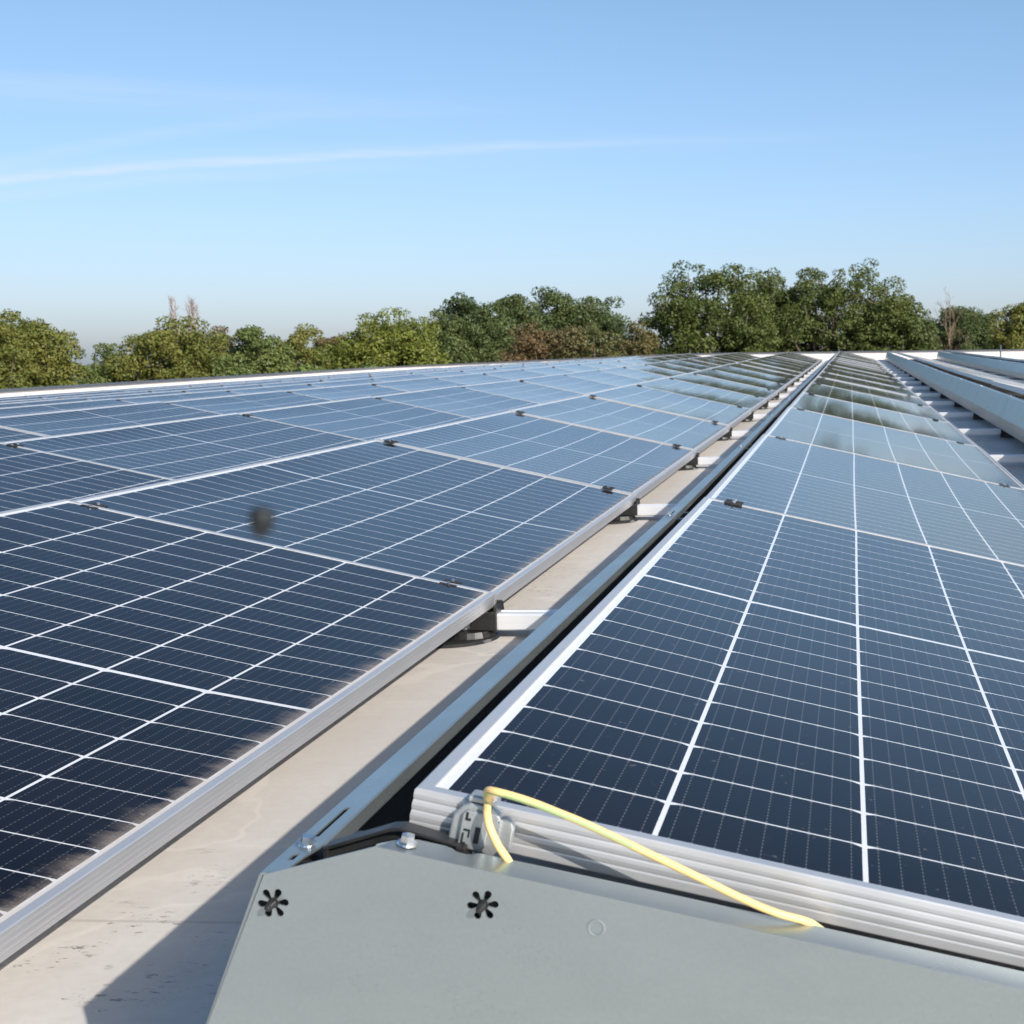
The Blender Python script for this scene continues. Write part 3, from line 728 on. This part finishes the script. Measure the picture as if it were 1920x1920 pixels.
def tree(kind, x, y, ztop, width, name, label, cat, seed, count, size=.095, low=-3.4, group='trees beyond the roof edge', clump=.5):
    """ztop and low are heights of the crown's top and bottom above the panels' zero level"""
    R = random.Random(seed); root = thing(name, label, cat, group, Matrix.Translation((x, y, GZ)))
    H = ztop - GZ; c0 = low - GZ; hw = width / 2; hc = H - c0
    mz, rx, rz = c0 + hc * .47, hw * .80, hc * .44
    lobes = [((0, 0, mz), (rx, rx, rz)), ((0, 0, c0 + hc * .2), (hw * .92, hw * .92, hc * .22))]
    n = int(9 + width * 1.3)
    for i in range(n):
        a = 2 * math.pi * (i * .618 + R.uniform(-.06, .06)); e = math.asin(min(1, -.15 + 1.15 * (i + .5) / n))
        rr = hw * R.uniform(.24, .40); q = R.uniform(.80, 1.04)
        lobes.append(((math.cos(a) * math.cos(e) * (hw - rr) * q, math.sin(a) * math.cos(e) * (hw - rr) * q, mz + math.sin(e) * (H - mz - rr * .85) * q), (rr, rr, rr * .85)))
    obj('crown', leaf_mesh('crown', M_leaf[kind], lobes, count, size, seed, clump * min(1., .45 + width * .09)), root)
    obj('trunk', limb_mesh(H, lobes[2:], .09 + width * .03, seed), root)
    return root
def bare_tree(x, y, ztop, width, name, label, seed, mat, upright=.5, levels=4, r0=.12, group='trees beyond the roof edge'):
    R = random.Random(seed); root = thing(name, label, 'tree', group, Matrix.Translation((x, y, GZ))); H = ztop - GZ
    tr, tw = MB(), MB()
    tr.tube([(0, 0, 0), (.05, 0, H * .3), (0, .05, H * .6), (.03, 0, H * .97)], [r0, r0 * .8, r0 * .5, r0 * .12], 8)
    def grow(p, d, L, r, lv):
        q = p + d * L * .5 + Vector((R.gauss(0, .05), R.gauss(0, .05), R.gauss(0, .05))) * L; e = q + (d + Vector((0, 0, upright * .4))).normalized() * L * .5
        tw.tube([p, q, e], [r, r * .75, r * .45], 4)
        if lv == 0: return
        for j in range(R.choice((3, 4))):
            s = p.lerp(e, R.uniform(.3, 1)); dd = (d + Vector((R.gauss(0, .55), R.gauss(0, .55), R.gauss(upright * .5, .35)))).normalized()
            grow(s, dd, L * R.uniform(.5, .75), r * .55, lv - 1)
    nb = 16
    for i in range(nb):
        z = H * (.25 + .7 * i / nb); a = i * 2.4
        d = Vector((math.cos(a) * (1 - upright), math.sin(a) * (1 - upright), .35 + upright)).normalized()
        spread = width / 2 * (1.15 - .75 * i / nb) / max(.25, math.hypot(d.x, d.y)) * .62
        grow(Vector((0, 0, z)), d, min(spread, H * .4), r0 * .42, levels - 2)
    obj('trunk', tr.mesh('trunk', mat, True), root); obj('branches', tw.mesh('branches', mat), root)
    return root
TR = [  # kind, x, y, top, width, label
 ('A', -32.2, 49.4, 2.19, 3.48, 'olive green bushy tree cut by the left edge of the photo'),
 ('A', -32.3, 52.1, 2.60, 4.1, 'olive green tree with ragged spiky top, leftmost whole tree'),
 ('B', -31.4, 57.0, 1.20, 3.0, 'low dark green tree beside the sky gap at the left'),
 ('A', -29.3, 57.9, 2.35, 5.3, 'broad olive green tree in front of the two far poplars'),
 ('E', -29.1, 62.5, 1.79, 2.57, 'small brownish tree right of the broad olive tree'),
 ('B', -23.7, 54.0, 2.00, 3.13, 'mid green spiky tree right of the brownish tree'),
 ('A', -26.3, 65.9, 1.95, 3.34, 'small olive tree behind the mid green spiky tree'),
 ('E', -27.5, 71.9, 2.10, 2.51, 'small brown tree just left of the light green tree'),
 ('L', -19.4, 57.8, 2.70, 5.15, 'bright light green tree left of the dark green group'),
 ('C', -19.1, 68.3, 3.70, 5.29, 'dark green tree at the left of the dark group'),
 ('C', -17.5, 71.8, 3.85, 3.78, 'narrower dark green tree in the middle of the dark group'),
 ('C', -14.8, 74.5, 4.55, 6.55, 'tallest dark green tree at the right of the dark group'),
 ('E', -13.8, 61.4, 2.10, 3.71, 'orange brown autumn tree in front of the tallest dark tree'),
 ('M', -11.2, 59.9, 1.89, 3.35, 'brown and green autumn tree left of the big oaks'),
 ('M', -9.8, 64.2, 1.97, 2.50, 'small turning tree touching the left big oak'),
 ('D', -6.6, 68.6, 5.35, 7.0, 'big green oak, the left one of the two tall oaks'),
 ('D', -0.6, 72.0, 5.30, 9.5, 'big round green oak, the right one of the two tall oaks'),
 ('D', -3.9, 73.5, 4.6, 5.2, 'green tree filling the dip between the two tall oaks'),
 ('D', 2.6, 69.0, 3.30, 3.99, 'green tree forming the low right shoulder of the big oaks'),
 ('C', 8.0, 93.7, 3.70, 6.57, 'dark distant tree behind the bare brown tree'),
 ('A', 8.7, 68.5, 3.05, 3.55, 'light green tree at the right edge of the photo'),
]
for i, (k, x, y, zt, wd, lab) in enumerate(TR):
    big = wd > 6
    wd *= 1.14; zt += .12 + .022 * (y - 45) / 2; cnt = int(2900 * wd * (zt + 3.4) / 2.4 + 6000)
    tree(k, x, y, zt, wd, {'D': 'oak_tree', 'E': 'autumn_tree', 'M': 'autumn_tree'}.get(k, 'leafy_tree'), lab, 'tree', 40 + i, min(cnt, 64000), .074 if k in 'DC' else .067)
bare_tree(5.4, 70.8, 3.45, 2.8, 'bare_tree', 'nearly bare brown tree with thin upright twigs right of the oaks', 7, M_twig, .5, 5, .055)
bare_tree(-75.6, 151.1, 7.99, 1.7, 'poplar_tree', 'left one of the two far bare poplars', 8, M_poplar, .86, 5, .17)
bare_tree(-73.7, 152.0, 7.59, 2.3, 'poplar_tree', 'right one of the two far bare poplars', 9, M_poplar, .84, 5, .17)
for i, (x, y, zt, wd, lab) in enumerate([(-18.5, 47.4, .75, 3.2, 'bright green shrub above the roof edge, left of three'), (-15.8, 46.3, .60, 3.0, 'bright green shrub above the roof edge, middle of three'), (-13.6, 48.9, .55, 2.8, 'bright green shrub above the roof edge, right of three')]):
    tree('S', x, y, zt, wd, 'shrub', lab, 'shrub', 80 + i, 5500, .075, -2.2, 'shrubs beyond the roof edge', .35)
# far wood, one mass
lob = []
R = random.Random(3)
for i in range(46):
    a = rad(-44 + i * 1.25); D = R.uniform(190, 240); lob.append(((math.sin(a) * D, math.cos(a) * D, -.2 + R.uniform(-.9, .6)), (3.6, 3.6, R.uniform(3.4, 5.2))))
fw = obj('distant_wood', leaf_mesh('distant_wood', M_leaf['W'], lob, 26000, .42, 77, 1.1)); tag(fw, 'hazy green line of distant woodland between the trees', 'woodland', kind='stuff')
